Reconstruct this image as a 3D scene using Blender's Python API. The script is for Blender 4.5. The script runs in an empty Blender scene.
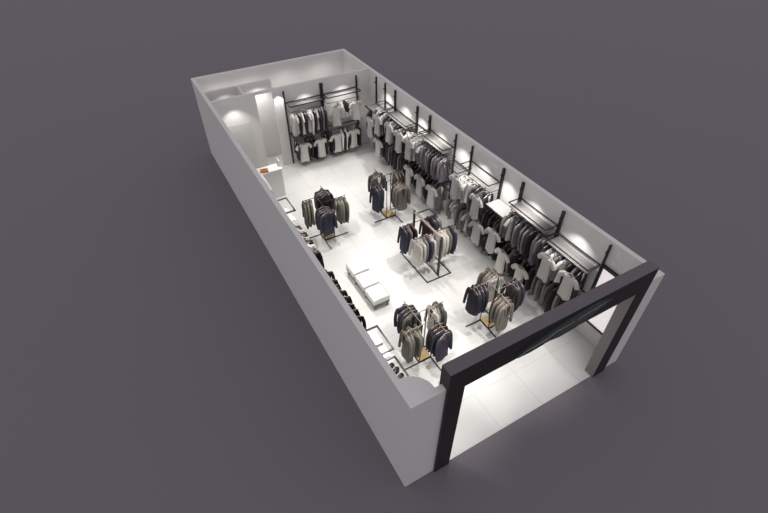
import bpy, bmesh, math, random
from mathutils import Vector, Matrix
random.seed(7)
PI = math.pi
C = bpy.context.scene.collection
scene = bpy.context.scene

# ---------------------------------------------------------------- materials
def mat(name, col, rough=.7, metal=0., var=.0, vscale=8., bump=0., bscale=40., spec=.5, emit=None, estr=0.):
    m = bpy.data.materials.new(name); m.use_nodes = True
    nt = m.node_tree; b = nt.nodes['Principled BSDF']
    b.inputs['Base Color'].default_value = (*col, 1)
    b.inputs['Roughness'].default_value = rough
    b.inputs['Metallic'].default_value = metal
    b.inputs['Specular IOR Level'].default_value = spec
    tc = nt.nodes.new('ShaderNodeTexCoord')
    if var > 0:
        n = nt.nodes.new('ShaderNodeTexNoise'); n.inputs['Scale'].default_value = vscale
        n.inputs['Detail'].default_value = 4
        r = nt.nodes.new('ShaderNodeMapRange')
        r.inputs['To Min'].default_value = 1-var; r.inputs['To Max'].default_value = 1+var
        mx = nt.nodes.new('ShaderNodeVectorMath'); mx.operation = 'SCALE'
        mx.inputs[0].default_value = col
        nt.links.new(tc.outputs['Object'], n.inputs['Vector'])
        nt.links.new(n.outputs['Fac'], r.inputs['Value'])
        nt.links.new(r.outputs['Result'], mx.inputs['Scale'])
        nt.links.new(mx.outputs['Vector'], b.inputs['Base Color'])
    if bump > 0:
        n2 = nt.nodes.new('ShaderNodeTexNoise'); n2.inputs['Scale'].default_value = bscale
        bp = nt.nodes.new('ShaderNodeBump'); bp.inputs['Strength'].default_value = bump
        bp.inputs['Distance'].default_value = .01
        nt.links.new(tc.outputs['Object'], n2.inputs['Vector'])
        nt.links.new(n2.outputs['Fac'], bp.inputs['Height'])
        nt.links.new(bp.outputs['Normal'], b.inputs['Normal'])
    if emit:
        b.inputs['Emission Color'].default_value = (*emit, 1)
        b.inputs['Emission Strength'].default_value = estr
    return m

def srgb(r, g, b):
    f = lambda c: (c/255/12.92) if c/255 <= .04045 else ((c/255+.055)/1.055)**2.4
    return (f(r), f(g), f(b))

M_wall = mat('painted_wall', (.73, .712, .695), .85, var=.015, vscale=1.5, bump=.05, bscale=60)
M_ground = mat('studio_ground', (.186, .168, .189), .95, var=.01, vscale=.3)
M_black = mat('black_powder_coat', (.018, .017, .018), .45, var=.1, bump=.05, bscale=90)
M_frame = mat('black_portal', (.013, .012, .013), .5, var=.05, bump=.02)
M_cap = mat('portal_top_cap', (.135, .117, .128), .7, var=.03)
M_jamb = mat('portal_inner_lining', (.24, .22, .212), .6, var=.03)
M_shelf = mat('white_shelf_board', (.5, .49, .48), .5, var=.02)
M_greysh = mat('grey_shelf_board', (.2, .19, .185), .55, var=.06, vscale=5)
M_plate = mat('pale_wood_plate', (.62, .42, .2), .5, var=.15, vscale=12)
M_hang = mat('tan_wood_hanger', (.42, .32, .26), .5, var=.1)
M_hangw = mat('white_hanger', (.85, .84, .82), .4, var=.02)
M_steel = mat('hanger_hook_steel', (.6, .6, .6), .3, 1.0, var=.05)
M_desk = mat('cash_desk_laminate', (.66, .65, .63), .45, var=.01)
M_desktop = mat('cash_desk_top', (.85, .85, .84), .35, var=.01)
M_orange = mat('orange_box', (.55, .2, .03), .5, var=.2, vscale=20)
M_darkbox = mat('orange_box_inside', (.2, .07, .015), .6, var=.1)
M_leath = mat('white_leather', (.66, .66, .655), .45, var=.015, vscale=5, bump=.15, bscale=14)
M_base = mat('bench_base_grey', (.13, .125, .12), .5, var=.05)
M_shoe = mat('black_leather_shoe', (.012, .012, .013), .45, var=.2)
M_sign = mat('sign_dark_glass', (.042, .05, .048), .25, var=.35, vscale=2)
M_signw = mat('sign_pale_stroke', (.25, .26, .25), .4, var=.15)
M_lit = mat('lit_poster_face', (.8, .75, .74), .5, var=.03, emit=(1, .93, .92), estr=.55)
M_paper = mat('white_paper', (.85, .85, .85), .8, var=.02)
M_mon = mat('till_screen_black', (.02, .02, .022), .3, var=.1)

def floor_mat():
    m = bpy.data.materials.new('large_white_floor_tiles'); m.use_nodes = True
    nt = m.node_tree; b = nt.nodes['Principled BSDF']; L = nt.links.new
    g = nt.nodes.new('ShaderNodeNewGeometry'); s = nt.nodes.new('ShaderNodeSeparateXYZ')
    L(g.outputs['Position'], s.inputs[0])
    def math_(op, a, c=None):
        n = nt.nodes.new('ShaderNodeMath'); n.operation = op
        for i, v in enumerate((a, c)):
            if v is None: continue
            if isinstance(v, (int, float)): n.inputs[i].default_value = v
            else: L(v, n.inputs[i])
        return n.outputs[0]
    def joint(src, off):
        f = math_('FRACT', math_('DIVIDE', math_('SUBTRACT', src, off-12.0), 1.2))
        d = math_('MINIMUM', f, math_('SUBTRACT', 1.0, f))
        return math_('LESS_THAN', d, .006)
    j = math_('MAXIMUM', joint(s.outputs[0], 2.47), joint(s.outputs[1], .98))
    n = nt.nodes.new('ShaderNodeTexNoise'); n.inputs['Scale'].default_value = 1.1; n.inputs['Detail'].default_value = 6
    L(g.outputs['Position'], n.inputs['Vector'])
    cr = nt.nodes.new('ShaderNodeValToRGB')
    cr.color_ramp.elements[0].position = .3; cr.color_ramp.elements[0].color = (.66, .65, .625, 1)
    cr.color_ramp.elements[1].position = .7; cr.color_ramp.elements[1].color = (.74, .73, .71, 1)
    L(n.outputs['Fac'], cr.inputs['Fac'])
    mx = nt.nodes.new('ShaderNodeMix'); mx.data_type = 'RGBA'
    mx.inputs['B'].default_value = (.56, .55, .53, 1)
    L(j, mx.inputs['Factor']); L(cr.outputs['Color'], mx.inputs['A'])
    L(mx.outputs['Result'], b.inputs['Base Color'])
    b.inputs['Roughness'].default_value = .32
    return m
M_floor = floor_mat()

def fabric(name, rgb, var=.14):
    return mat(name, srgb(*rgb), .92, var=var, vscale=9, bump=.5, bscale=16, spec=.2)
FAB = {
 'white': fabric('white_jersey', (228, 226, 222), .03),
 'pale grey': fabric('pale_grey_jersey', (182, 180, 177), .06),
 'cream': fabric('cream_cotton', (200, 196, 190), .05),
 'grey': fabric('grey_wool', (128, 124, 122)),
 'mauve grey': fabric('mauve_grey_wool', (116, 110, 116)),
 'navy': fabric('navy_wool', (62, 61, 75)),
 'blue black': fabric('blue_black_wool', (54, 55, 64)),
 'olive': fabric('olive_grey_wool', (100, 97, 89)),
 'khaki': fabric('khaki_wool', (120, 116, 107)),
 'taupe': fabric('taupe_wool', (110, 105, 99)),
 'charcoal': fabric('charcoal_wool', (62, 59, 60)),
 'black': fabric('black_wool', (30, 29, 30)),
 'brown': fabric('dark_brown_wool', (66, 50, 48)),
}
M_inner = fabric('brown_lining', (70, 52, 48))
M_arm = mat('beam_bronze_arm_highlight', (.36, .29, .26), .35, .6, var=.05)  # bronze grey of the beam; on four-way arms a painted highlight

# ---------------------------------------------------------------- mesh helpers
def box(bm, x0, y0, z0, x1, y1, z1):
    vs = [bm.verts.new((x, y, z)) for z in (z0, z1) for y in (y0, y1) for x in (x0, x1)]
    for f in ((0,2,3,1),(4,5,7,6),(0,1,5,4),(2,6,7,3),(0,4,6,2),(1,3,7,5)):
        bm.faces.new([vs[i] for i in f])
def bar(bm, p, q, r=.0125, sides=4, r2=None):
    """square / round tube between two points"""
    p, q = Vector(p), Vector(q); d = (q-p).normalized()
    up = Vector((0,0,1)) if abs(d.z) < .9 else Vector((0,1,0))
    a = d.cross(up).normalized(); b = a.cross(d)
    rr = (r, r2 or r); rings = []
    for k, c in enumerate((p, q)):
        rings.append([bm.verts.new(c + (a*math.cos(t)+b*math.sin(t))*rr[k]) for t in [2*PI*(i+.5)/sides for i in range(sides)]])
    for i in range(sides):
        j = (i+1) % sides
        bm.faces.new((rings[0][i], rings[0][j], rings[1][j], rings[1][i]))
    bm.faces.new(rings[0][::-1]); bm.faces.new(rings[1])
def path(bm, pts, r, sides=6, closed=False):
    n = len(pts)
    for i in range(n if closed else n-1): bar(bm, pts[i], pts[(i+1) % n], r, sides)
def sqframe(bm, x0, y0, x1, y1, z, w=.025):
    """closed horizontal rectangle of square tube"""
    h = w/2
    box(bm, x0, y0, z-h, x1, y0+w, z+h); box(bm, x0, y1-w, z-h, x1, y1, z+h)
    box(bm, x0, y0+w, z-h, x0+w, y1-w, z+h); box(bm, x1-w, y0+w, z-h, x1, y1-w, z+h)
def loft(bm, rings, cap0=False, cap1=False):
    R = [[bm.verts.new(v) for v in r] for r in rings]; n = len(R[0])
    for a, b in zip(R, R[1:]):
        for i in range(n): bm.faces.new((a[i], a[(i+1) % n], b[(i+1) % n], b[i]))
    if cap0: bm.faces.new(R[0][::-1])
    if cap1: bm.faces.new(R[-1])
def obj(name, bm, m, parent=None, smooth=False, bevel=0):
    bmesh.ops.recalc_face_normals(bm, faces=bm.faces[:])
    me = bpy.data.meshes.new(name); bm.to_mesh(me); bm.free()
    if smooth:
        for p in me.polygons: p.use_smooth = True
    o = bpy.data.objects.new(name, me); C.objects.link(o)
    me.materials.append(m)
    if parent: o.parent = parent
    if bevel:
        b = o.modifiers.new('edge', 'BEVEL'); b.width = bevel; b.segments = 2; b.limit_method = 'ANGLE'
    return o
def B(): return bmesh.new()
def tag(o, label, cat, group=None):
    assert 4 <= len(label.split()) <= 16, label
    o['label'] = label; o['category'] = cat
    if group: o['group'] = group
    return o
def thing(name, label, cat, loc=(0,0,0), rz=0, group=None):
    o = bpy.data.objects.new(name, None); C.objects.link(o); o.empty_display_size = .1
    o.location = loc; o.rotation_euler = (0, 0, rz)
    return tag(o, label, cat, group)
def struct(name, bm, m, parent=None, **k):
    o = obj(name, bm, m, parent, **k)
    if not parent: o['kind'] = 'structure'
    return o
def dup(root, loc, rz, label, group=None):
    r = root.copy(); C.objects.link(r); r.location = loc; r.rotation_euler = (0, 0, rz)
    r['label'] = label; assert 4 <= len(label.split()) <= 16, label
    if group: r['group'] = group
    elif 'group' in r: del r['group']
    for ch in list(root.children):
        c = ch.copy(); C.objects.link(c); c.parent = r
        for g in ch.children:
            d = g.copy(); C.objects.link(d); d.parent = c
    return r

W, Ln, H, T = 6.08, 14.84, 3.0, .12
# ---------------------------------------------------------------- setting
bm = B(); box(bm, -60, -60, -.5, 70, 90, -.012); struct('ground', bm, M_ground)
bm = B(); box(bm, 0, 0, -.012, W, Ln, 0); struct('floor', bm, M_floor)
bm = B(); box(bm, 0, 0, 0, T, Ln, H); struct('wall_left', bm, M_wall)
bm = B(); box(bm, W-T, 0, 0, W, Ln, H); struct('wall_right', bm, M_wall)
bm = B(); box(bm, T, Ln-T, 0, W-T, Ln, H); struct('wall_back', bm, M_wall)
bm = B(); box(bm, T, 0, 0, .68, .13, H); struct('wall_front_left', bm, M_wall)
bm = B(); box(bm, 5.58, 0, 0, W-T, .13, H); struct('wall_front_right', bm, M_wall)
# quarter round column filling the front left corner
bm = B(); pts = [(T, .13)] + [(T+.42*math.cos(a), .13+.42*math.sin(a)) for a in [PI/2*i/14 for i in range(15)]]
lo = [bm.verts.new((x, y, 0)) for x, y in pts]; hi = [bm.verts.new((x, y, H)) for x, y in pts]
bm.faces.new(lo[::-1]); bm.faces.new(hi)
for i in range(len(pts)): j = (i+1) % len(pts); bm.faces.new((lo[i], lo[j], hi[j], hi[i]))
struct('trim_1', bm, M_wall)
# partition at the back with a tall opening into the passage
bm = B(); box(bm, T, 12.5, 0, 1.59, 12.6, H); box(bm, 2.2, 12.5, 0, W-T, 12.6, H); box(bm, 1.59, 12.5, 2.92, 2.2, 12.6, H)
struct('wall_partition', bm, M_wall)
bm = B(); box(bm, T, 13.36, 0, 2.45, 13.46, H); struct('wall_passage', bm, M_wall)
bm = B(); box(bm, 1.22, 12.6, 0, 1.3, 13.36, H); struct('wall_store', bm, M_wall)
# pale panel behind the cash desk
bm = B(); box(bm, .25, 12.488, 0, 1.26, 12.5, 2.06); struct('trim_2', bm, M_desk)

# entrance portal
t = thing('entrance_portal', 'black rectangular portal frame around the open shop entrance', 'door frame', (3.13, .07, 0))
def L(bm, o):      # shift mesh so that it sits relative to its empty
    bmesh.ops.translate(bm, vec=-Vector(o.location), verts=bm.verts[:]); return bm
for x0, x1 in ((.68, 1.03), (5.21, 5.58)):
    bm = B(); box(bm, x0, -.05, 0, x1, .19, 2.9); obj('post', L(bm, t), M_frame, t)
bm = B(); box(bm, .68, -.05, 2.9, 5.58, .19, 3.45); obj('header', L(bm, t), M_frame, t)
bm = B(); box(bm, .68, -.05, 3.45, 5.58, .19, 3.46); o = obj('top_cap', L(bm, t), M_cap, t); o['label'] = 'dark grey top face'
bm = B(); box(bm, 5.2, -.045, 0, 5.21, .19, 2.9); o = obj('jamb_lining', L(bm, t), M_jamb, t); o['label'] = 'taupe lining of the right post'
# sign : dark brush shaped glass plate with pale strokes on the header
def zs(x, a): return a
t = thing('shop_sign', 'dark green glass sign shaped like a brush stroke on the black header', 'sign', (3.1, -.05, 2.9))
up = [(2.08, 3.03), (2.35, 3.14), (2.75, 3.24), (3.1, 3.31), (3.5, 3.37), (3.9, 3.40), (4.2, 3.36), (4.34, 3.28)]
dn = [(4.1, 3.2), (3.8, 3.06), (3.5, 2.96), (3.1, 2.93), (2.75, 3.0), (2.7, 2.96), (2.4, 2.94), (2.12, 2.96)]
bm = B(); pl = up+dn
f0 = [bm.verts.new((x-3.1, 0, z-2.9)) for x, z in pl]; f1 = [bm.verts.new((x-3.1, -.035, z-2.9)) for x, z in pl]
bm.faces.new(f0); bm.faces.new(f1[::-1])
for i in range(len(pl)): j = (i+1) % len(pl); bm.faces.new((f0[i], f0[j], f1[j], f1[i]))
obj('sign_plate', bm, M_sign, t)
def stroke(pts, w):
    bm = B(); a = []; b = []
    n = len(pts)
    for i, (x, z) in enumerate(pts):
        h = w*math.sin(PI*(i+.35)/(n-.3))+.002
        a.append((x-3.1, z-2.9+h)); b.append((x-3.1, z-2.9-h))
    for yy in (0,):
        for i in range(n-1):
            q = [a[i], a[i+1], b[i+1], b[i]]
            v0 = [bm.verts.new((x, -.036, z)) for x, z in q]; v1 = [bm.verts.new((x, -.044, z)) for x, z in q]
            bm.faces.new(v1)
            for k in range(4): bm.faces.new((v0[k], v0[(k+1)%4], v1[(k+1)%4], v1[k]))
    return bm
obj('pale_stroke', stroke([(2.12, 3.0), (2.3, 3.06), (2.5, 3.07), (2.75, 3.10), (2.95, 3.18), (3.15, 3.19), (3.4, 3.2)], .016), M_signw, t)
obj('pale_stroke', stroke([(3.45, 3.2), (3.65, 3.25), (3.9, 3.27), (4.15, 3.31)], .013), M_signw, t)

# ---------------------------------------------------------------- lit poster on the right wall by the entrance
t = thing('light_box', 'backlit pinkish white poster in a dark frame on right wall by the entrance', 'poster', (5.96, .78, .55))
bm = B()
for a in ((5.9, .36, .55, 5.955, .41, 2.36), (5.9, 1.15, .55, 5.955, 1.2, 2.36), (5.9, .41, .55, 5.955, 1.15, .6), (5.9, .41, 2.28, 5.955, 1.15, 2.36)): box(bm, *a)
obj('frame', L(bm, t), M_black, t)
bm = B(); box(bm, 5.93, .41, .6, 5.955, 1.15, 2.28); obj('lit_face', L(bm, t), M_lit, t)

# ---------------------------------------------------------------- garments (origin = point where the hook meets the rail, front towards -Y)
def body_rings(prof, n=20, fold=.1, seed=0, twist=0):
    rnd = random.Random(seed); ph = rnd.random()*6; ph2 = rnd.random()*6; rings = []
    zt = prof[0][0]; zb = prof[-1][0]
    for z, hw, hd, sl in prof:
        u = (zt-z)/(zt-zb); ring = []
        for i in range(n):
            a = 2*PI*i/n
            c, s = math.cos(a), math.sin(a)
            k = 1+fold*u*math.sin(5*a+ph)+fold*.7*u*math.sin(3*a+ph2+4*u)
            x = hw*math.copysign(abs(c)**.8, c)*(1+fold*.25*u*math.sin(3*a+ph)); y = hd*s*k*(1+.5*fold*u)
            ring.append((x, y, z - sl*abs(x)+ (fold*.12*u*math.sin(2*a+ph))))
        rings.append(ring)
    return rings
def tube_rings(pts, n=10, flat=.55):
    rings = []
    for i, (p, r) in enumerate(pts):
        p = Vector(p); q = Vector(pts[min(i+1, len(pts)-1)][0]); o = Vector(pts[max(i-1, 0)][0])
        d = (q-o).normalized(); a = Vector((0,1,0)); b = d.cross(a).normalized()
        rings.append([tuple(p + b*math.cos(t)*r + a*math.sin(t)*r*flat) for t in [2*PI*k/n for k in range(n)]])
    return rings
def hanger_parts(parent, m, w=.19):
    bm = B()
    path(bm, [(-w, 0, -.155), (-w*.5, 0, -.115), (0, 0, -.09), (w*.5, 0, -.115), (w, 0, -.155)], .009, 6)
    h = obj('hanger', bm, m, parent)
    bm = B(); pts = [(0, 0, -.09), (0, 0, -.045)] + [(.022*math.cos(a)-.0, 0, -.018+.022*math.sin(a)) for a in [(-90+35*i)*PI/180 for i in range(7)]]
    path(bm, pts, .004, 5); obj('hook', bm, M_steel, h)
def make_tee(col, seed, length=.78, hang='tan'):
    t = bpy.data.objects.new('hung_tee', None); C.objects.link(t); t.empty_display_size = .1
    m = FAB[col]; z0 = -.115
    prof = [(z0, .08, .04, 0), (z0-.012, .11, .045, .15), (z0-.005, .19, .05, .26), (z0-.09, .195, .062, .05), (z0-.2, .185, .066, 0),
            (z0-.36, .18, .068, 0), (z0-.55, .19, .072, 0), (z0-length, .205, .08, 0)]
    bm = B(); loft(bm, body_rings(prof, fold=.2, seed=seed)); obj('tee_body', bm, m, t, True)
    for s in (-1, 1):
        bm = B(); loft(bm, tube_rings([((s*.15, 0, z0-.075), .065), ((s*.215, 0, z0-.11), .078), ((s*.275, 0, z0-.175), .082), ((s*.325, .0, z0-.25), .078)]))
        obj('sleeve', bm, m, t, True)
    bm = B(); path(bm, [(.088*math.cos(a), .05*math.sin(a)-.006, z0-.004-.02*(math.sin(a) < 0)*abs(math.sin(a))) for a in [2*PI*i/12 for i in range(12)]], .010, 6, True)
    o = obj('neckband', bm, FAB['taupe'] if col != 'white' else FAB['pale grey'], t); o['label'] = 'darker ribbed neckband'
    hanger_parts(t, M_hang if hang == 'tan' else M_hangw); return t
def make_jacket(col, inner, seed, length=.82, hang='tan'):
    t = bpy.data.objects.new('hung_jacket', None); C.objects.link(t); t.empty_display_size = .1
    m = FAB[col]; z0 = -.115
    prof = [(z0, .075, .038, 0), (z0-.012, .115, .042, .18), (z0-.008, .195, .046, .22), (z0-.09, .198, .052, .03), (z0-.22, .19, .052, 0),
            (z0-.38, .186, .05, 0), (z0-.6, .2, .054, 0), (z0-length, .212, .056, 0)]
    bm = B(); loft(bm, body_rings(prof, fold=.12, seed=seed)); obj('jacket_body', bm, m, t, True)
    for s in (-1, 1):
        bm = B(); loft(bm, tube_rings([((s*.165, 0, z0-.055), .045), ((s*.215, 0, z0-.085), .055), ((s*.25, -.005, z0-.2), .055), ((s*.272, -.012, z0-.36), .05),
                                       ((s*.278, -.03, z0-.52), .047), ((s*.27, -.045, z0-.64), .043)], flat=.75), False, True)
        obj('sleeve', bm, m, t, True)
    # shirt front in the neck opening and lapels over it
    bm = B(); y = -.06
    v = [bm.verts.new(p) for p in ((-.07, -.045, z0+.004), (.07, -.045, z0+.004), (.07, y, z0-.09), (0, y-.008, z0-.34), (-.07, y, z0-.09), (0, -.052, z0-.02))]
    bm.faces.new((v[0], v[5], v[4])); bm.faces.new((v[5], v[1], v[2])); bm.faces.new((v[5], v[2], v[3], v[4]))
    o = obj('shirt_front', bm, FAB[inner] if inner in FAB else M_inner, t); o['label'] = 'shirt showing in the neck opening'
    for s in (-1, 1):
        bm = B()
        a = [(s*.06, -.05, z0+.01), (s*.11, -.06, z0-.03), (s*.115, y-.012, z0-.13), (s*.004, y-.02, z0-.38), (s*.06, y-.012, z0-.11)]
        f = [bm.verts.new(p) for p in a]; g = [bm.verts.new((p[0], p[1]-.008, p[2])) for p in a]
        bm.faces.new(f); bm.faces.new(g)
        for i in range(5): j = (i+1) % 5; bm.faces.new((f[i], f[j], g[j], g[i]))
        obj('lapel', bm, m, t)
    bm = B(); loft(bm, [[(k*.075*math.cos(a), k*.045*math.sin(a)+.005, z0+h+.012*math.sin(a)) for a in [2*PI*i/12 for i in range(12)]] for k, h in ((1.1, -.015), (.95, .03), (.8, .028), (.75, -.01))])
    obj('collar', bm, m, t, True)
    hanger_parts(t, M_hang if hang == 'tan' else M_hangw); return t
PROTO = {}
NAMES = {'tee': ('T-shirt', 'shirt', 'tee'), 'jacket': ('jacket', 'jacket', 'jacket')}
def hang(kind, col, loc, rz, label, group=None, inner='brown_', htype='tan', seed=0, length=None, sx=1.0):
    key = (kind, col, inner if kind == 'jacket' else '', htype, seed % 3, length)
    if key not in PROTO:
        if kind == 'tee': t = make_tee(col, seed % 3 + len(col) % 5, length or .78, htype)
        else: t = make_jacket(col, inner, seed % 3 + len(col), length or .82, htype)
        PROTO[key] = t; t.location = loc; t.rotation_euler = (0, 0, rz)
        tag(t, label, NAMES[kind][1], group)
    else:
        t = dup(PROTO[key], loc, rz, label, group)
    k = .85 if kind == 'tee' else .87
    t.scale = (sx*k*random.uniform(.95, 1.04), random.uniform(.85, 1.05), random.uniform(.9, .98) if kind == 'tee' else random.uniform(.9, 1.06))
    return t

ORD = ['nearest', 'second', 'third', 'fourth', 'fifth', 'sixth', 'seventh', 'eighth', 'ninth', 'tenth', 'eleventh', 'twelfth', 'thirteenth']

# ---------------------------------------------------------------- four-way floor racks
ARMLEN = .44; AZ = 1.47; HALF = .17
def four_way(cx, cy, mirror, label):
    t = thing('four_way_rack', label, 'clothes rack', (cx, cy, 0), 0, 'four-way racks on the shop floor')
    arms = arm_table(mirror)
    for k, (ax, ay, dx, dy) in arms.items():
        bm = B(); bar(bm, (ax, ay, .03), (ax, ay, AZ), .014, 4); obj('post', bm, M_black, t)
        bm = B(); bar(bm, (ax-dx*.3, ay-dy*.3, AZ), (ax+dx*ARMLEN, ay+dy*ARMLEN, AZ), .011, 4)
        bar(bm, (ax+dx*ARMLEN, ay+dy*ARMLEN, AZ-.005), (ax+dx*ARMLEN, ay+dy*ARMLEN, AZ+.03), .012, 4); obj('arm', bm, M_arm if cy < 5 else M_black, t)  # same black arms on all racks; front ones have lit highlight put into colour
        bm = B(); bar(bm, (ax-dx*.34, ay-dy*.34, .02), (ax+dx*.46, ay+dy*.46, .02), .017, 4); obj('foot', bm, M_black, t)
    bm = B(); box(bm, -HALF+.01, -HALF+.01, .04, HALF-.01, HALF-.01, .065); o = obj('base_plate', bm, M_plate, t, bevel=.004); o['label'] = 'pale wood base plate'
    return t
def arm_table(mirror):
    h = HALF
    if not mirror:   # back arm leaves the left back corner
        return {'back': (-h, h, 0, 1), 'left': (-h, -h, -1, 0), 'front': (h, -h, 0, -1), 'right': (h, h, 1, 0)}
    return {'back': (h, h, 0, 1), 'left': (-h, h, -1, 0), 'front': (-h, -h, 0, -1), 'right': (h, -h, 1, 0)}
def dress_rack(cx, cy, mirror, place, spec):
    arms = arm_table(mirror)
    for side, cols in spec.items():
        ax, ay, dx, dy = arms[side]; n = len(cols)
        for i, c in enumerate(cols):      # i = 0 at the outer end
            d = ARMLEN-.03 - i*.105
            if dx: rz = -PI/2
            else: rz = 0
            col, inner = c if isinstance(c, tuple) else (c, 'brown_')
            pos = 'outermost' if i == 0 else ('innermost' if i == n-1 else ORD[i])
            word = pos + (' garment' if False else '')
            lab = '%s jacket, %s on the %s arm of the rack %s' % (col, pos if pos in ('outermost', 'innermost') else pos+' inward', side, place)
            hang('jacket', col, (cx+ax+dx*d+random.uniform(-.004, .004), cy+ay+dy*d, AZ+.0), rz + random.uniform(-.24, .24), lab,
                 'jackets on the rack ' + place, inner=inner, seed=i+len(side))
RACKS = [
 (1.90, 7.83, True, 'nearest the cash desk', 'black four-way rack with pale wood base nearest the cash desk',
  {'left': ['olive', 'khaki', 'olive'], 'front': ['navy', ('navy', 'white'), 'blue black', 'brown'], 'right': ['olive', 'khaki', ('olive', 'white')], 'back': ['charcoal', 'olive', 'charcoal', 'black']}),
 (4.15, 7.85, False, 'behind the middle rack', 'black four-way rack with pale wood base behind the double-rail rack',
  {'left': ['navy', 'blue black', 'navy'], 'back': ['olive', 'charcoal', ('olive', 'white')], 'front': ['taupe', 'taupe', ('taupe', 'white'), 'brown'], 'right': ['brown', 'charcoal', 'taupe']}),
 (4.13, 2.50, True, 'under the black header', 'black four-way rack with pale wood base close behind the header, right',
  {'left': ['blue black', 'blue black', 'navy', 'charcoal'], 'front': ['khaki', ('khaki', 'white'), 'khaki', 'brown'], 'right': ['navy', 'navy', 'charcoal'], 'back': ['olive', ('khaki', 'white'), 'taupe', ('cream', 'white')]}),
 (2.00, 2.50, False, 'nearest the round corner', 'black four-way rack with pale wood base nearest the round front corner',
  {'left': ['taupe', 'olive', ('taupe', 'white'), 'taupe'], 'front': ['navy', 'blue black', 'brown', ('charcoal', 'white')], 'right': ['olive', ('khaki', 'white'), 'cream'], 'back': ['blue black', 'navy', 'charcoal', 'olive']}),
]
for cx, cy, mi, place, lab, spec in RACKS:
    four_way(cx, cy, mi, lab); dress_rack(cx, cy, mi, place, spec)

# ---------------------------------------------------------------- double rail rack in the middle
t = thing('double_rail_rack', 'black double-rail floor rack with open frame base in the shop middle', 'clothes rack', (3.94, 5.3, 0))
for y in (4.62, 6.0):
    bm = B(); box(bm, 3.915, y-.03, .02, 3.965, y+.03, 1.46); obj('post', L(bm, t), M_black, t)
bm = B(); box(bm, 3.905, 4.59, 1.405, 3.975, 6.03, 1.435); o = obj('beam', L(bm, t), M_arm, t); o['label'] = 'bronze grey top beam'
for y, x0, x1 in ((4.95, 3.3, 4.62), (5.6, 3.3, 4.55)):
    bm = B(); bar(bm, (x0, y, 1.4), (x1, y, 1.4), .012, 4)
    bar(bm, (x0, y, 1.4), (x0, y, 1.44), .012, 4); bar(bm, (x1, y, 1.4), (x1, y, 1.44), .012, 4); obj('cross_rail', L(bm, t), M_black, t)
bm = B(); sqframe(bm, 3.98, 5.56, 4.42, 5.94, 1.39, .028); obj('side_loop', L(bm, t), M_black, t)
bm = B(); sqframe(bm, 3.5, 4.5, 4.34, 6.04, .014, .03); obj('base_frame', L(bm, t), M_black, t)
bm = B(); box(bm, 3.93, 4.53, 0, 3.955, 6.01, .026); obj('base_link', L(bm, t), M_black, t)
for side, xs, cols in (('front left', (3.36, 3.48, 3.60, 3.72, 3.83), ['cream', 'cream', 'mauve grey', 'navy', 'cream']),
                       ('front right', (4.14, 4.26, 4.38, 4.56), ['cream', 'cream', 'khaki', 'navy'])):
    for i, (x, c) in enumerate(zip(xs, cols)):
        lab = '%s jacket on the middle rack, %s from the left on its %s rail' % (c, 'first' if i == 0 else ORD[i], side)
        hang('jacket', c, (x, 4.95, 1.4), -PI/2 + random.uniform(-.12, .12), lab, 'jackets on the middle rack', inner='brown_' if c != 'cream' else 'white', seed=i, length=.85)
for side, xs, cols in (('rear left', (3.34, 3.48, 3.62), ['navy', 'mauve grey', 'brown']), ('rear right', (4.1, 4.3, 4.44), ['brown', 'navy', 'mauve grey'])):
    for i, (x, c) in enumerate(zip(xs, cols)):
        lab = '%s jacket on the middle rack, %s from the left on its %s rail' % (c, 'first' if i == 0 else ORD[i], side)
        hang('jacket', c, (x, 5.6, 1.4), -PI/2 + random.uniform(-.12, .12), lab, 'jackets on the middle rack', seed=i)

# ---------------------------------------------------------------- upholstered bench
t = thing('bench', 'long low bench with three white leather cushions in open floor', 'bench', (1.9, 5.15, 0))
for y0, y1 in ((4.3, 4.84), (4.885, 5.44), (5.485, 6.0)):
    bm = B(); box(bm, 1.65, y0, .24, 2.15, y1, .43)
    bmesh.ops.subdivide_edges(bm, edges=bm.edges[:], cuts=3, use_grid_fill=True)
    for v in bm.verts:
        u = (v.co.x-1.9)/.25; w = (v.co.y-(y0+y1)/2)/((y1-y0)/2)
        if v.co.z > .4: v.co.z -= .012*(u*u+w*w) - .012
    o = obj('cushion', L(bm, t), M_leath, t, True, bevel=.03); o.modifiers['edge'].segments = 3
bm = B(); box(bm, 1.66, 4.31, .16, 2.14, 5.99, .24); obj('base', L(bm, t), M_base, t)
for x in (1.69, 2.08):
    for y in (4.34, 4.87, 5.46, 5.92):
        bm = B(); box(bm, x, y, 0, x+.04, y+.04, .17); obj('leg', L(bm, t), M_base, t)

# ---------------------------------------------------------------- cash desk
t = thing('cash_desk', 'pale grey L-shaped cash desk against the left wall by the partition', 'desk', (1.0, 10.8, 0))
bm = B(); box(bm, .32, 10.62, 0, 1.55, 10.98, 1.06); box(bm, .32, 9.6, 0, .84, 10.62, 1.06); obj('body', L(bm, t), M_desk, t)
bm = B(); box(bm, .3, 10.6, 1.06, 1.58, 11.0, 1.1); box(bm, .3, 9.58, 1.06, .86, 10.6, 1.1); obj('counter_top', L(bm, t), M_desktop, t)
bm = B(); box(bm, 1.53, 10.72, 1.1, 1.56, 11.0, 1.32); obj('end_panel', L(bm, t), M_desk, t)
t = thing('storage_box', 'small orange-brown box on the white counter top of the desk', 'box', (.98, 10.7, 1.1), -.2)
bm = B(); box(bm, -.13, -.08, 0, .13, .08, .08); obj('box_body', bm, M_orange, t, bevel=.01)
bm = B(); box(bm, -.07, -.04, .08, .07, .04, .086); obj('slot', bm, M_darkbox, t)
t = thing('paper_stack', 'small stack of white paper on the side counter of cash desk', 'paper', (.72, 10.05, 1.1))
bm = B()
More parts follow.
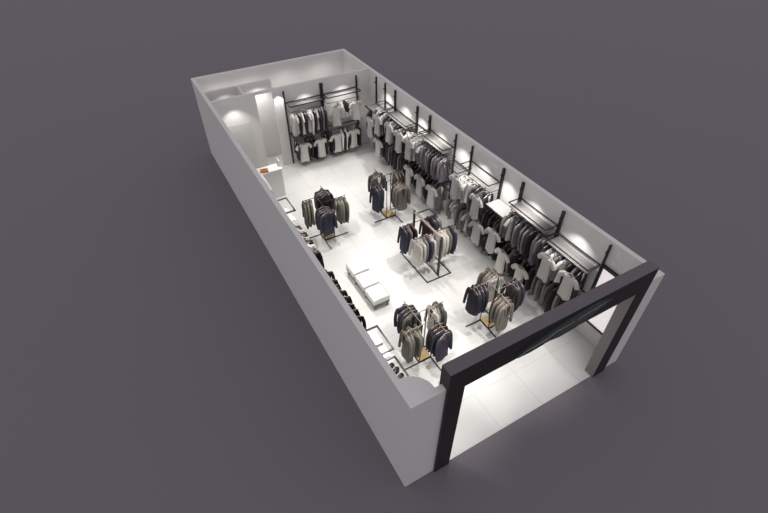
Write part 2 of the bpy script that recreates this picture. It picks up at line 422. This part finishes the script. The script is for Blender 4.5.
for i in range(6):
    a = .06*math.sin(i*2.1); box(bm, -.1+a*.2, -.14+a*.3, i*.008, .1+a*.2, .14+a*.3, i*.008+.007)
obj('sheets', bm, M_paper, t)

# ---------------------------------------------------------------- wall racks
def side_bay(name_label, wx, s, y0, y1, zf, kind='frame', lower=True, thick=(False, False), wide=True, shelfm=None, last=False, no_up=False):
    """wall bay; wx = wall face x, s = +1 when the wall lies towards +x"""
    t = thing('wall_rack', name_label, 'clothes rack', (wx, (y0+y1)/2, 0), 0, 'racks along the right wall')
    X = lambda d: wx - s*d          # distance from wall
    def bx(bm, d0, ya, za, d1, yb, zb):
        a, b = sorted((X(d0), X(d1))); box(bm, a, ya, za, b, yb, zb)
    ups = [(y0, thick[0])]
    if last: ups.append((y1, thick[1]))
    if no_up: ups = []
    for y, th in ups:
        w = .055 if th else .022
        bm = B(); bx(bm, .0, y-w, 0, .07, y+w, 2.92); obj('upright', L(bm, t), M_black, t)
        for z in (2.72,):
            bm = B(); bx(bm, .07, y-.015, z, .1, y+.015, z+.03); obj('bolt', L(bm, t), M_black, t)
    e = .06
    def rail(z, d=.34):
        bm = B(); bar(bm, (X(d), y0+e, z), (X(d), y1-e, z), .012, 6)
        for y in (y0+e, y1-e): bar(bm, (X(.0), y, z), (X(d), y, z), .01, 4)
        obj('hang_rail', L(bm, t), M_black, t)
    def tube_frame(z, D=.46):
        bm = B(); a, b = sorted((X(.04), X(D))); sqframe(bm, a, y0+e*.5, b, y1-e*.5, z, .023); obj('tube_frame', L(bm, t), M_black, t)
    if kind == 'frame':
        tube_frame(zf)
        bm = B()
        for k, (d0, d1) in enumerate(((.07, .19), (.2, .43))):
            bx(bm, d0, y0+e, zf-.13, d1, y1-e, zf-.11)
        o = obj('shelf', L(bm, t), shelfm or M_greysh, t)
        rail(2.2)
    elif kind == 'open':
        tube_frame(zf); rail(2.2)
    elif kind == 'shelf':
        bm = B(); bx(bm, .03, y0+.03, zf-.03, .5, y1-.03, zf); obj('shelf', L(bm, t), shelfm or M_shelf, t)
        bm = B(); bx(bm, .5, y0+.02, zf-.05, .525, y1-.02, zf+.005); obj('shelf_edge', L(bm, t), M_black, t)
        rail(zf-.1)
    if lower:
        tube_frame(1.3); rail(1.24)
    return t
RX = W-T
bays = [  # y0, y1, z, kind, thick, label
 (11.22, 11.88, 1.94, 'shelf', (False, False), 'narrow wall rack with grey shelf in the far right corner', M_greysh),
 (10.51, 11.22, 2.30, 'open', (False, False), 'narrow wall rack second from the far right corner', None),
 (9.08, 10.51, 2.30, 'frame', (True, False), 'rearmost wide wall rack on the right wall', None),
 (8.34, 9.08, 2.35, 'open', (True, False), 'narrow wall rack between the two rearmost wide right-wall racks', None),
 (6.94, 8.34, 2.47, 'frame', (True, False), 'second wide wall rack from the back on the right wall', M_greysh),
 (6.15, 6.94, 2.10, 'open', (False, False), 'narrow wall rack at the middle of the right wall, tall light patch above', None),
 (4.78, 6.15, 2.47, 'open', (False, False), 'wide wall rack at the middle of the right wall', None),
 (4.02, 4.78, 1.95, 'shelf', (True, False), 'narrow wall rack topped by bright white shelf on the right wall', M_shelf),
 (2.61, 4.02, 2.47, 'frame', (True, False), 'second wide wall rack from the lit poster on the right wall', M_greysh),
 (1.21, 2.61, 2.30, 'frame', (True, False), 'wide wall rack beside the lit poster', M_greysh),
]
for i, (y0, y1, z, k, th, lab, sm) in enumerate(bays):
    # uprights: each bay owns the one at its rear end, the front bay also its front one
    t = side_bay(lab, RX, 1, y0, y1, z, k, True, shelfm=sm, no_up=True)
    def upr(y, thk):
        w = .036 if thk else .018
        bm = B(); box(bm, RX-.06, y-w, .62 if y < 1.5 else 0, RX, y+w, 2.92); obj('upright', L(bm, t), M_black, t)
        bm = B(); box(bm, RX-.1, y-.018, 2.7, RX-.07, y+.018, 2.74); obj('bolt', L(bm, t), M_black, t)
    upr(y1, {11.88: 0, 11.22: 0, 10.51: 1, 9.08: 1, 8.34: 1, 6.94: 0, 6.15: 0, 4.78: 1, 4.02: 1, 2.61: 1}[y1])
    if i == 9: upr(y0, 0)

# garments on the right wall
XF, XS = 5.34, 5.63
def row(y0, cols, z, place, kind=None, step=None, y1=None, hang_t='tan'):
    n = len(cols)
    for i, c in enumerate(cols):
        y = y0 + (y1-y0)*i/(n-1)
        kd, col = ('tee', c[1]) if isinstance(c, tuple) else ('jacket', c)
        pos = 'nearest the entrance' if i == 0 else (ORD[i]+' from entrance end' if i < n-1 else 'farthest from the entrance')
        lab = '%s %s, %s, %s' % (col, NAMES[kd][0], pos, place)
        hang(kd, col, (XS+random.uniform(-.02, .02), y, z), random.uniform(-.3, .3), lab, 'clothes hung sideways on the right wall', inner='white' if i % 3 == 0 else 'brown_', htype=hang_t, seed=i)
def faceout(y, z, col, place, x=XF, htype='tan', length=None):
    hang('tee', col, (x, y, z), -PI/2+random.uniform(-.06, .06), place, 'T-shirts facing out from the right wall', htype=htype, seed=int(y*3), length=length)
T_ = lambda c: ('tee', c)
row(1.42, ['charcoal', 'mauve grey', 'charcoal', T_('white'), 'grey', T_('white'), T_('pale grey'), 'charcoal'], 2.2, 'upper rail beside the lit poster', y1=2.5, hang_t='white')
row(2.74, ['mauve grey', 'mauve grey', 'charcoal', 'grey', 'mauve grey', 'grey', 'charcoal', T_('pale grey'), 'grey'], 2.2, 'upper rail, second wide rack from poster', y1=3.92, hang_t='white')
row(4.1, ['charcoal', 'charcoal', 'black', 'charcoal', 'black', 'charcoal'], 1.85, 'rail under the bright white shelf', y1=4.7)
row(4.9, ['charcoal', 'mauve grey', 'charcoal', 'mauve grey', T_('white'), T_('pale grey'), T_('white')], 2.2, 'upper rail, wide rack at wall middle', y1=6.0, hang_t='white')
row(7.04, ['mauve grey', 'mauve grey', 'grey', 'charcoal', 'mauve grey', 'grey', 'mauve grey', T_('pale grey'), 'grey'], 2.2, 'upper rail, second wide rack from the back', y1=8.24, hang_t='white')
row(8.45, [T_('white'), T_('pale grey'), 'grey', T_('white')], 2.2, 'upper rail, narrow rack among the rear ones', y1=8.98, hang_t='white')
row(9.2, ['charcoal', T_('pale grey'), 'charcoal', 'grey', T_('pale grey'), 'charcoal', 'charcoal'], 2.2, 'upper rail of the rearmost wide rack', y1=10.4, hang_t='white')
row(10.62, [T_('white'), 'charcoal', T_('pale grey'), 'grey'], 2.2, 'upper rail, second narrow rack from the corner', y1=11.12, hang_t='white')
row(11.32, ['charcoal', 'black', 'grey'], 1.84, 'under the grey corner shelf', y1=11.78)
# lower tier
row(1.4, [T_('pale grey'), 'charcoal', 'grey', 'charcoal', 'taupe', 'mauve grey', 'grey', 'taupe'], 1.24, 'lower rail beside the lit poster', y1=2.5)
row(2.72, ['charcoal', 'black', 'charcoal', 'black', 'charcoal', 'grey', 'black', 'charcoal', 'black'], 1.24, 'lower rail, second wide rack from poster', y1=3.92)
row(4.12, ['charcoal', 'black', 'charcoal'], 1.24, 'lower rail below the bright white shelf', y1=4.55)
row(4.9, ['charcoal', T_('pale grey'), 'taupe', T_('pale grey'), 'grey', 'taupe', T_('pale grey')], 1.24, 'lower rail, wide rack at wall middle', y1=6.0)
row(6.2, [T_('pale grey'), 'grey'], 1.24, 'lower rail, narrow rack at wall middle', y1=6.32)
row(7.05, ['grey', 'mauve grey', 'charcoal', 'black', 'charcoal', 'black', 'charcoal', 'charcoal'], 1.24, 'lower rail, second wide rack from the back', y1=8.24)
row(8.45, ['black', 'charcoal', 'black', 'charcoal'], 1.24, 'lower rail, narrow rack among the rear ones', y1=8.98)
row(9.2, ['charcoal', 'mauve grey', 'charcoal', 'charcoal', 'mauve grey', 'charcoal', 'charcoal'], 1.24, 'lower rail of the rearmost wide rack', y1=10.4)
row(10.62, ['charcoal', 'charcoal', 'grey'], 1.24, 'lower rail, second narrow rack from the corner', y1=11.1)
# face-out T-shirts in front of the rows
for y, z, c, lab in [
 (1.50, 2.14, 'cream', 'pale T-shirt facing out, upper rail, right beside the lit poster'),
 (2.22, 2.16, 'cream', 'pale T-shirt facing out, upper rail, second from the lit poster'),
 (5.02, 2.2, 'pale grey', 'grey T-shirt facing out, upper tier, just behind the bright white shelf'),
 (6.0, 2.28, 'pale grey', 'grey T-shirt facing out, upper tier, below the tall bright wall patch'),
 (8.62, 2.25, 'pale grey', 'pale grey T-shirt facing out, upper tier, fifth from the lit poster'),
 (9.25, 2.22, 'pale grey', 'pale grey T-shirt facing out, upper tier, sixth from the lit poster'),
 (9.92, 2.22, 'pale grey', 'pale grey T-shirt facing out, upper tier, seventh from the lit poster'),
 (10.75, 2.15, 'pale grey', 'pale grey T-shirt facing out, upper tier, eighth from the lit poster'),
 (11.3, 1.82, 'pale grey', 'pale grey T-shirt facing out under the grey corner shelf'),
 (2.92, 1.22, 'cream', 'pale T-shirt facing out, lower tier, nearest to the lit poster'),
 (3.65, 1.22, 'cream', 'pale T-shirt facing out, lower tier, second from the lit poster'),
 (4.14, 1.6, 'pale grey', 'grey T-shirt facing out, hung low under the bright white shelf'),
 (4.78, 1.42, 'pale grey', 'grey T-shirt facing out, lower tier, fourth from the lit poster'),
 (7.15, 1.26, 'pale grey', 'grey T-shirt facing out, lower tier, fifth from the lit poster'),
 (7.85, 1.26, 'pale grey', 'grey T-shirt facing out, lower tier, sixth from the lit poster'),
 (8.55, 1.24, 'pale grey', 'grey T-shirt facing out, lower tier, seventh from the lit poster'),
 (10.7, 1.24, 'pale grey', 'grey T-shirt facing out, lower tier, farthest from the lit poster'),
]:
    faceout(y, z, c, lab)
t_ = None

# back partition racks
def back_bay(label, x0, x1, last, shelf):
    wy = 12.5
    t = thing('wall_rack', label, 'clothes rack', ((x0+x1)/2, wy, 0), 0, 'racks on the partition')
    for x, w in ([(x0, .022 if x0 < 3 else .055)] + ([(x1, .022)] if last else [])):
        bm = B(); box(bm, x-w, wy-.07, 0, x+w, wy, 2.86); obj('upright', L(bm, t), M_black, t)
        bm = B(); box(bm, x-.018, wy-.1, 2.62, x+.018, wy-.07, 2.66); obj('bolt', L(bm, t), M_black, t)
    for z in (2.45, 1.26) if not shelf else (2.45, 1.36, ):
        bm = B(); sqframe(bm, x0+.03, wy-.46, x1-.03, wy-.04, z, .03); obj('tube_frame', L(bm, t), M_black, t)
    for z in (2.2, 1.14):
        bm = B(); bar(bm, (x0+.06, wy-.34, z), (x1-.06, wy-.34, z), .012, 6)
        for x in (x0+.06, x1-.06): bar(bm, (x, wy, z), (x, wy-.34, z), .01, 4)
        obj('hang_rail', L(bm, t), M_black, t)
    if shelf:
        bm = B(); box(bm, x0+.06, wy-.42, 1.5, x1-.06, wy-.02, 1.52); obj('shelf', L(bm, t), M_greysh, t)
    else:
        bm = B(); box(bm, x0+.06, wy-.26, 2.33, x1-.06, wy-.05, 2.35); obj('shelf', L(bm, t), M_greysh, t)
    return t
back_bay('left wall rack on the white partition, full row of clothes above', 2.57, 3.99, False, False)
back_bay('right wall rack on the white partition with folded stacks on shelf', 3.99, 5.41, True, True)
cols = ['cream', ('tee', 'cream'), 'charcoal', ('tee', 'white'), 'charcoal', ('tee', 'cream'), 'white', 'brown', ('tee', 'pale grey'), 'charcoal', 'mauve grey', 'charcoal']
for i, c in enumerate(cols):
    kd, col = ('tee', c[1]) if isinstance(c, tuple) else ('jacket', c)
    pos = 'leftmost' if i == 0 else (ORD[i]+' from left' if i < len(cols)-1 else 'rightmost')
    hang(kd, col, (2.68+i*.113, 12.16, 2.2), -PI/2+random.uniform(-.15, .15), '%s %s, %s in the upper row on the partition' % (col, NAMES[kd][0], pos), 'clothes in the rows on the partition', inner='white', htype='white', seed=i)
for x, z, lab in ((2.9, 1.12, 'pale T-shirt facing out, lower left on the partition'), (3.59, 1.12, 'pale T-shirt facing out, second from left low on partition'),
                  (4.26, 1.14, 'pale T-shirt facing out, third from left low on partition'), (4.96, 1.14, 'pale T-shirt facing out, rightmost low on the partition'),
                  (4.32, 2.22, 'pale T-shirt facing out, high on partition beside the thick middle post'), (5.14, 2.24, 'pale T-shirt facing out, high at the right end of partition')):
    hang('tee', 'cream', (x, 12.0, z), random.uniform(-.05, .05), lab, 'T-shirts facing out on the partition', seed=int(x*2))
k = 0
for x, c, word in ((2.72, 'charcoal', 'leftmost'), (3.12, 'charcoal', 'second from left'), (3.24, 'charcoal', 'third from left'), (3.4, 'black', 'fourth from left'), (3.84, 'charcoal', 'fifth from left'),
             (4.05+.06, 'charcoal', 'sixth from left'), (4.52, 'white', 'seventh from left'), (4.62, 'charcoal', 'eighth from left'), (4.70, 'white', 'ninth from left'), (4.8, 'charcoal', 'tenth from left'), (5.3, 'charcoal', 'rightmost')):
    hang('jacket', c, (x, 12.2, 1.14), -PI/2+random.uniform(-.1, .1), '%s jacket hung sideways low on the partition, %s' % (c, word), 'clothes in the rows on the partition', inner='white', htype='white', seed=k); k += 1
for k, (x, c) in enumerate(((4.62, 'white'), (4.86, 'charcoal'))):
    hang('tee', c, (x, 12.3, 2.2), -PI/2, '%s short top high on the partition between two pale T-shirts, %s' % (c, ('left', 'right')[k]), 'clothes in the rows on the partition', htype='white', seed=k, length=.3)
# folded stacks
def folded(loc, n, mats, label, rz=0):
    t = thing('folded_clothes', label, 'folded clothes', loc, rz, 'folded stacks on shelves')
    for i in range(n):
        bm = B(); w = .13+random.uniform(-.008, .008)
        box(bm, -w, -.11, .045*i+.001, w, .11, .045*i+.043); obj('folded_top', bm, mats[i % len(mats)], t, bevel=.015)
folded((4.62, 12.24, 1.52), 6, [FAB['white'], FAB['pale grey']], 'stack of folded white tops on partition shelf, left one')
folded((4.9, 12.24, 1.52), 4, [FAB['white'], FAB['cream']], 'stack of folded white tops on partition shelf, right one')

# ---------------------------------------------------------------- left wall racks
LX = T
lb = [(.75, 1.42, 2.3, 'narrow rack with black shoes on the left wall near round corner', M_shelf),
      (1.42, 2.11, 2.47, 'narrow rack with folded white tops on left wall near round corner', M_shelf),
      (2.6, 4.5, None, 'long rack of black tops on the left wall beside the bench', None),
      (4.7, 6.36, None, 'long rack of mixed dark clothes on left wall by the cash desk side', None),
      (6.36, 7.04, 2.47, 'narrow rack with empty white shelf on the left wall', M_shelf)]
for y0, y1, z, lab, sm in lb:
    t = thing('wall_rack', lab, 'clothes rack', (LX, (y0+y1)/2, 0), 0, 'racks along the left wall')
    for y in (y0+.03, y1-.03):
        bm = B(); box(bm, LX, y-.02, 0, LX+.05, y+.02, 2.6); obj('upright', L(bm, t), M_black, t)
    if z:
        bm = B(); sqframe(bm, LX+.03, y0+.02, .56, y1-.01, z, .03); obj('tube_frame', L(bm, t), M_black, t)
        bm = B(); box(bm, LX, y0+.05, z-.32, .53, y1-.05, z-.3); obj('shelf', L(bm, t), sm, t)
    else:
        bm = B(); bar(bm, (.34, y0+.05, 2.2), (.34, y1-.05, 2.2), .012, 6)
        for y in (y0+.05, y1-.05): bar(bm, (LX, y, 2.2), (.34, y, 2.2), .01, 4)
        obj('hang_rail', L(bm, t), M_black, t)
ys = [2.8, 2.98, 3.22, 3.42, 3.66, 3.84, 4.06, 4.34]
for i, y in enumerate(ys):
    pos = 'nearest the entrance' if i == 0 else (ORD[i]+' from the entrance end' if i < len(ys)-1 else 'farthest from the entrance')
    hang('jacket', 'black', (.40+random.uniform(-.02, .02), y, 2.2), random.uniform(-.35, .35), 'black top on the left wall beside the bench, %s' % pos, 'black tops on the left wall', htype='tan', inner='black', seed=i, length=.6, sx=.83)
cc = ['black', 'grey', 'charcoal', 'white', 'black', 'charcoal', 'pale grey', 'black', 'charcoal', 'white', 'black', 'charcoal']
for i, c in enumerate(cc):
    pos = 'nearest the bench' if i == 0 else (ORD[i]+' from the bench end' if i < len(cc)-1 else 'farthest from the bench')
    hang('jacket', c, (.40+random.uniform(-.02, .02), 5.06+i*.112, 2.2), random.uniform(-.2, .2), '%s top in the mixed left-wall row, %s' % (c, pos), 'tops in the mixed left-wall row', inner='white', htype='tan', seed=i, length=.6, sx=.9)
# shoes
def shoe_pair(loc, rz, label):
    t = thing('pair_of_shoes', label, 'shoes', loc, rz, 'black shoes on the shelf'); t.scale = (1.15, 1.15, 1.15)
    for s in (-1, 1):
        bm = B(); rings = []
        for u, w, h in ((0, .025, .05), (.02, .034, .075), (.08, .034, .07), (.14, .036, .05), (.2, .042, .04), (.25, .036, .03), (.275, .015, .015)):
            rings.append([(s*.055+w*math.cos(a), u-.14, max(.0, h*.5+h*.5*math.sin(a))+.002) for a in [2*PI*k/10 for k in range(10)]])
        loft(bm, rings, True, True); sh = obj('shoe', bm, M_shoe, t, True)
        bm = B(); box(bm, s*.055-.034, -.14, 0, s*.055+.034, .11, .012); obj('sole', bm, M_shoe, sh)
for i, (x, y, lab) in enumerate(((.44, 1.32, 'pair of black shoes at the rear end of its shelf'), (.45, 1.16, 'pair of black shoes, second from the rear on its shelf'),
                                 (.44, 1.0, 'pair of black shoes, third from the rear on its shelf'), (.45, .84, 'pair of black shoes nearest the round corner column'))):
    shoe_pair((x-.04, y, 2.0), PI/2+.25, lab)
folded((.42, 1.93, 2.17), 3, [FAB['white'], FAB['cream']], 'folded white tops on left wall shelf, rear stack', PI/2)
folded((.4, 1.6, 2.17), 3, [FAB['white'], FAB['pale grey']], 'folded white tops on left wall shelf, front stack', PI/2)

# ---------------------------------------------------------------- lights
def spot(loc, aim, power, deg, blend=.35, col=(1, .975, .935), r=.02):
    l = bpy.data.lights.new('ceiling_and_fill_spot', 'SPOT'); l.energy = power; l.spot_size = math.radians(deg); l.spot_blend = blend
    l.color = col; l.shadow_soft_size = r
    o = bpy.data.objects.new('ceiling_and_fill_spot', l); C.objects.link(o); o.location = loc
    o.rotation_euler = (Vector(aim)-Vector(loc)).to_track_quat('-Z', 'Y').to_euler(); return o
for y in (1.94, 3.46, 4.5, 5.52, 6.5, 7.64, 8.75, 9.77, 11.0):
    spot((5.54, y, 2.93), (5.64, y, 1.2), 58, 104, .85)
for x in (3.32, 4.79):
    spot((x, 12.08, 2.93), (x, 12.18, 1.2), 52, 104, .85)
spot((2.36, 12.3, 2.93), (2.36, 12.4, 1.2), 30, 80, .4)
spot((.74, 12.1, 2.93), (.74, 12.18, 1.2), 42, 100, .7)
spot((.7, 13.0, 2.9), (.8, 13.3, 1.0), 12, 140, 1)  # added fill that lifts the store walls, not a fixture
for y in (1.1, 1.8, 3.1, 4.0, 5.2, 6.0, 6.9):
    spot((.5, y, 2.93), (.44, y, 1.2), 40, 92, .5)
spot((1.9, 12.85, 2.9), (1.9, 13.36, 1.3), 42, 130, 1)  # broad fill added to brighten the passage wall evenly
for x in (.8, 2.0, 3.4, 4.9):
    spot((x, 13.75, 2.9), (x, 14.2, 1.0), 33, 150, 1)  # fill lamps added behind the partition to brighten the back walls
for x in (1.9, 3.85):
    for y in (1.0, 2.4, 4.1, 5.6, 7.2, 8.9, 10.5):
        spot((x, y, 2.95), (x, y+(.35 if y < 1.5 else 0), 0), 142, 76 if y < 1.5 else 84, .8, r=.05)
w = bpy.data.worlds.new('studio_sky'); scene.world = w; w.use_nodes = True
bg = w.node_tree.nodes['Background']; bg.inputs['Color'].default_value = (1, .977, 1.04, 1); bg.inputs['Strength'].default_value = .5

# ---------------------------------------------------------------- camera
cam = bpy.data.cameras.new('camera'); co = bpy.data.objects.new('camera', cam); C.objects.link(co)
cam.sensor_width = 36; cam.lens = 473.96/768*36; cam.clip_end = 300
yaw, pit = .515925, .743954
co.location = (-2.257787, -3.135548, 9.776303)
d = Vector((math.sin(yaw)*math.cos(pit), math.cos(yaw)*math.cos(pit), -math.sin(pit)))
co.rotation_euler = (PI/2-pit, 0, -yaw)
scene.camera = co
vs = scene.view_settings; vs.view_transform = 'Standard'; vs.look = 'None'; vs.gamma = 1; vs.exposure = 0; vs.use_curve_mapping = False
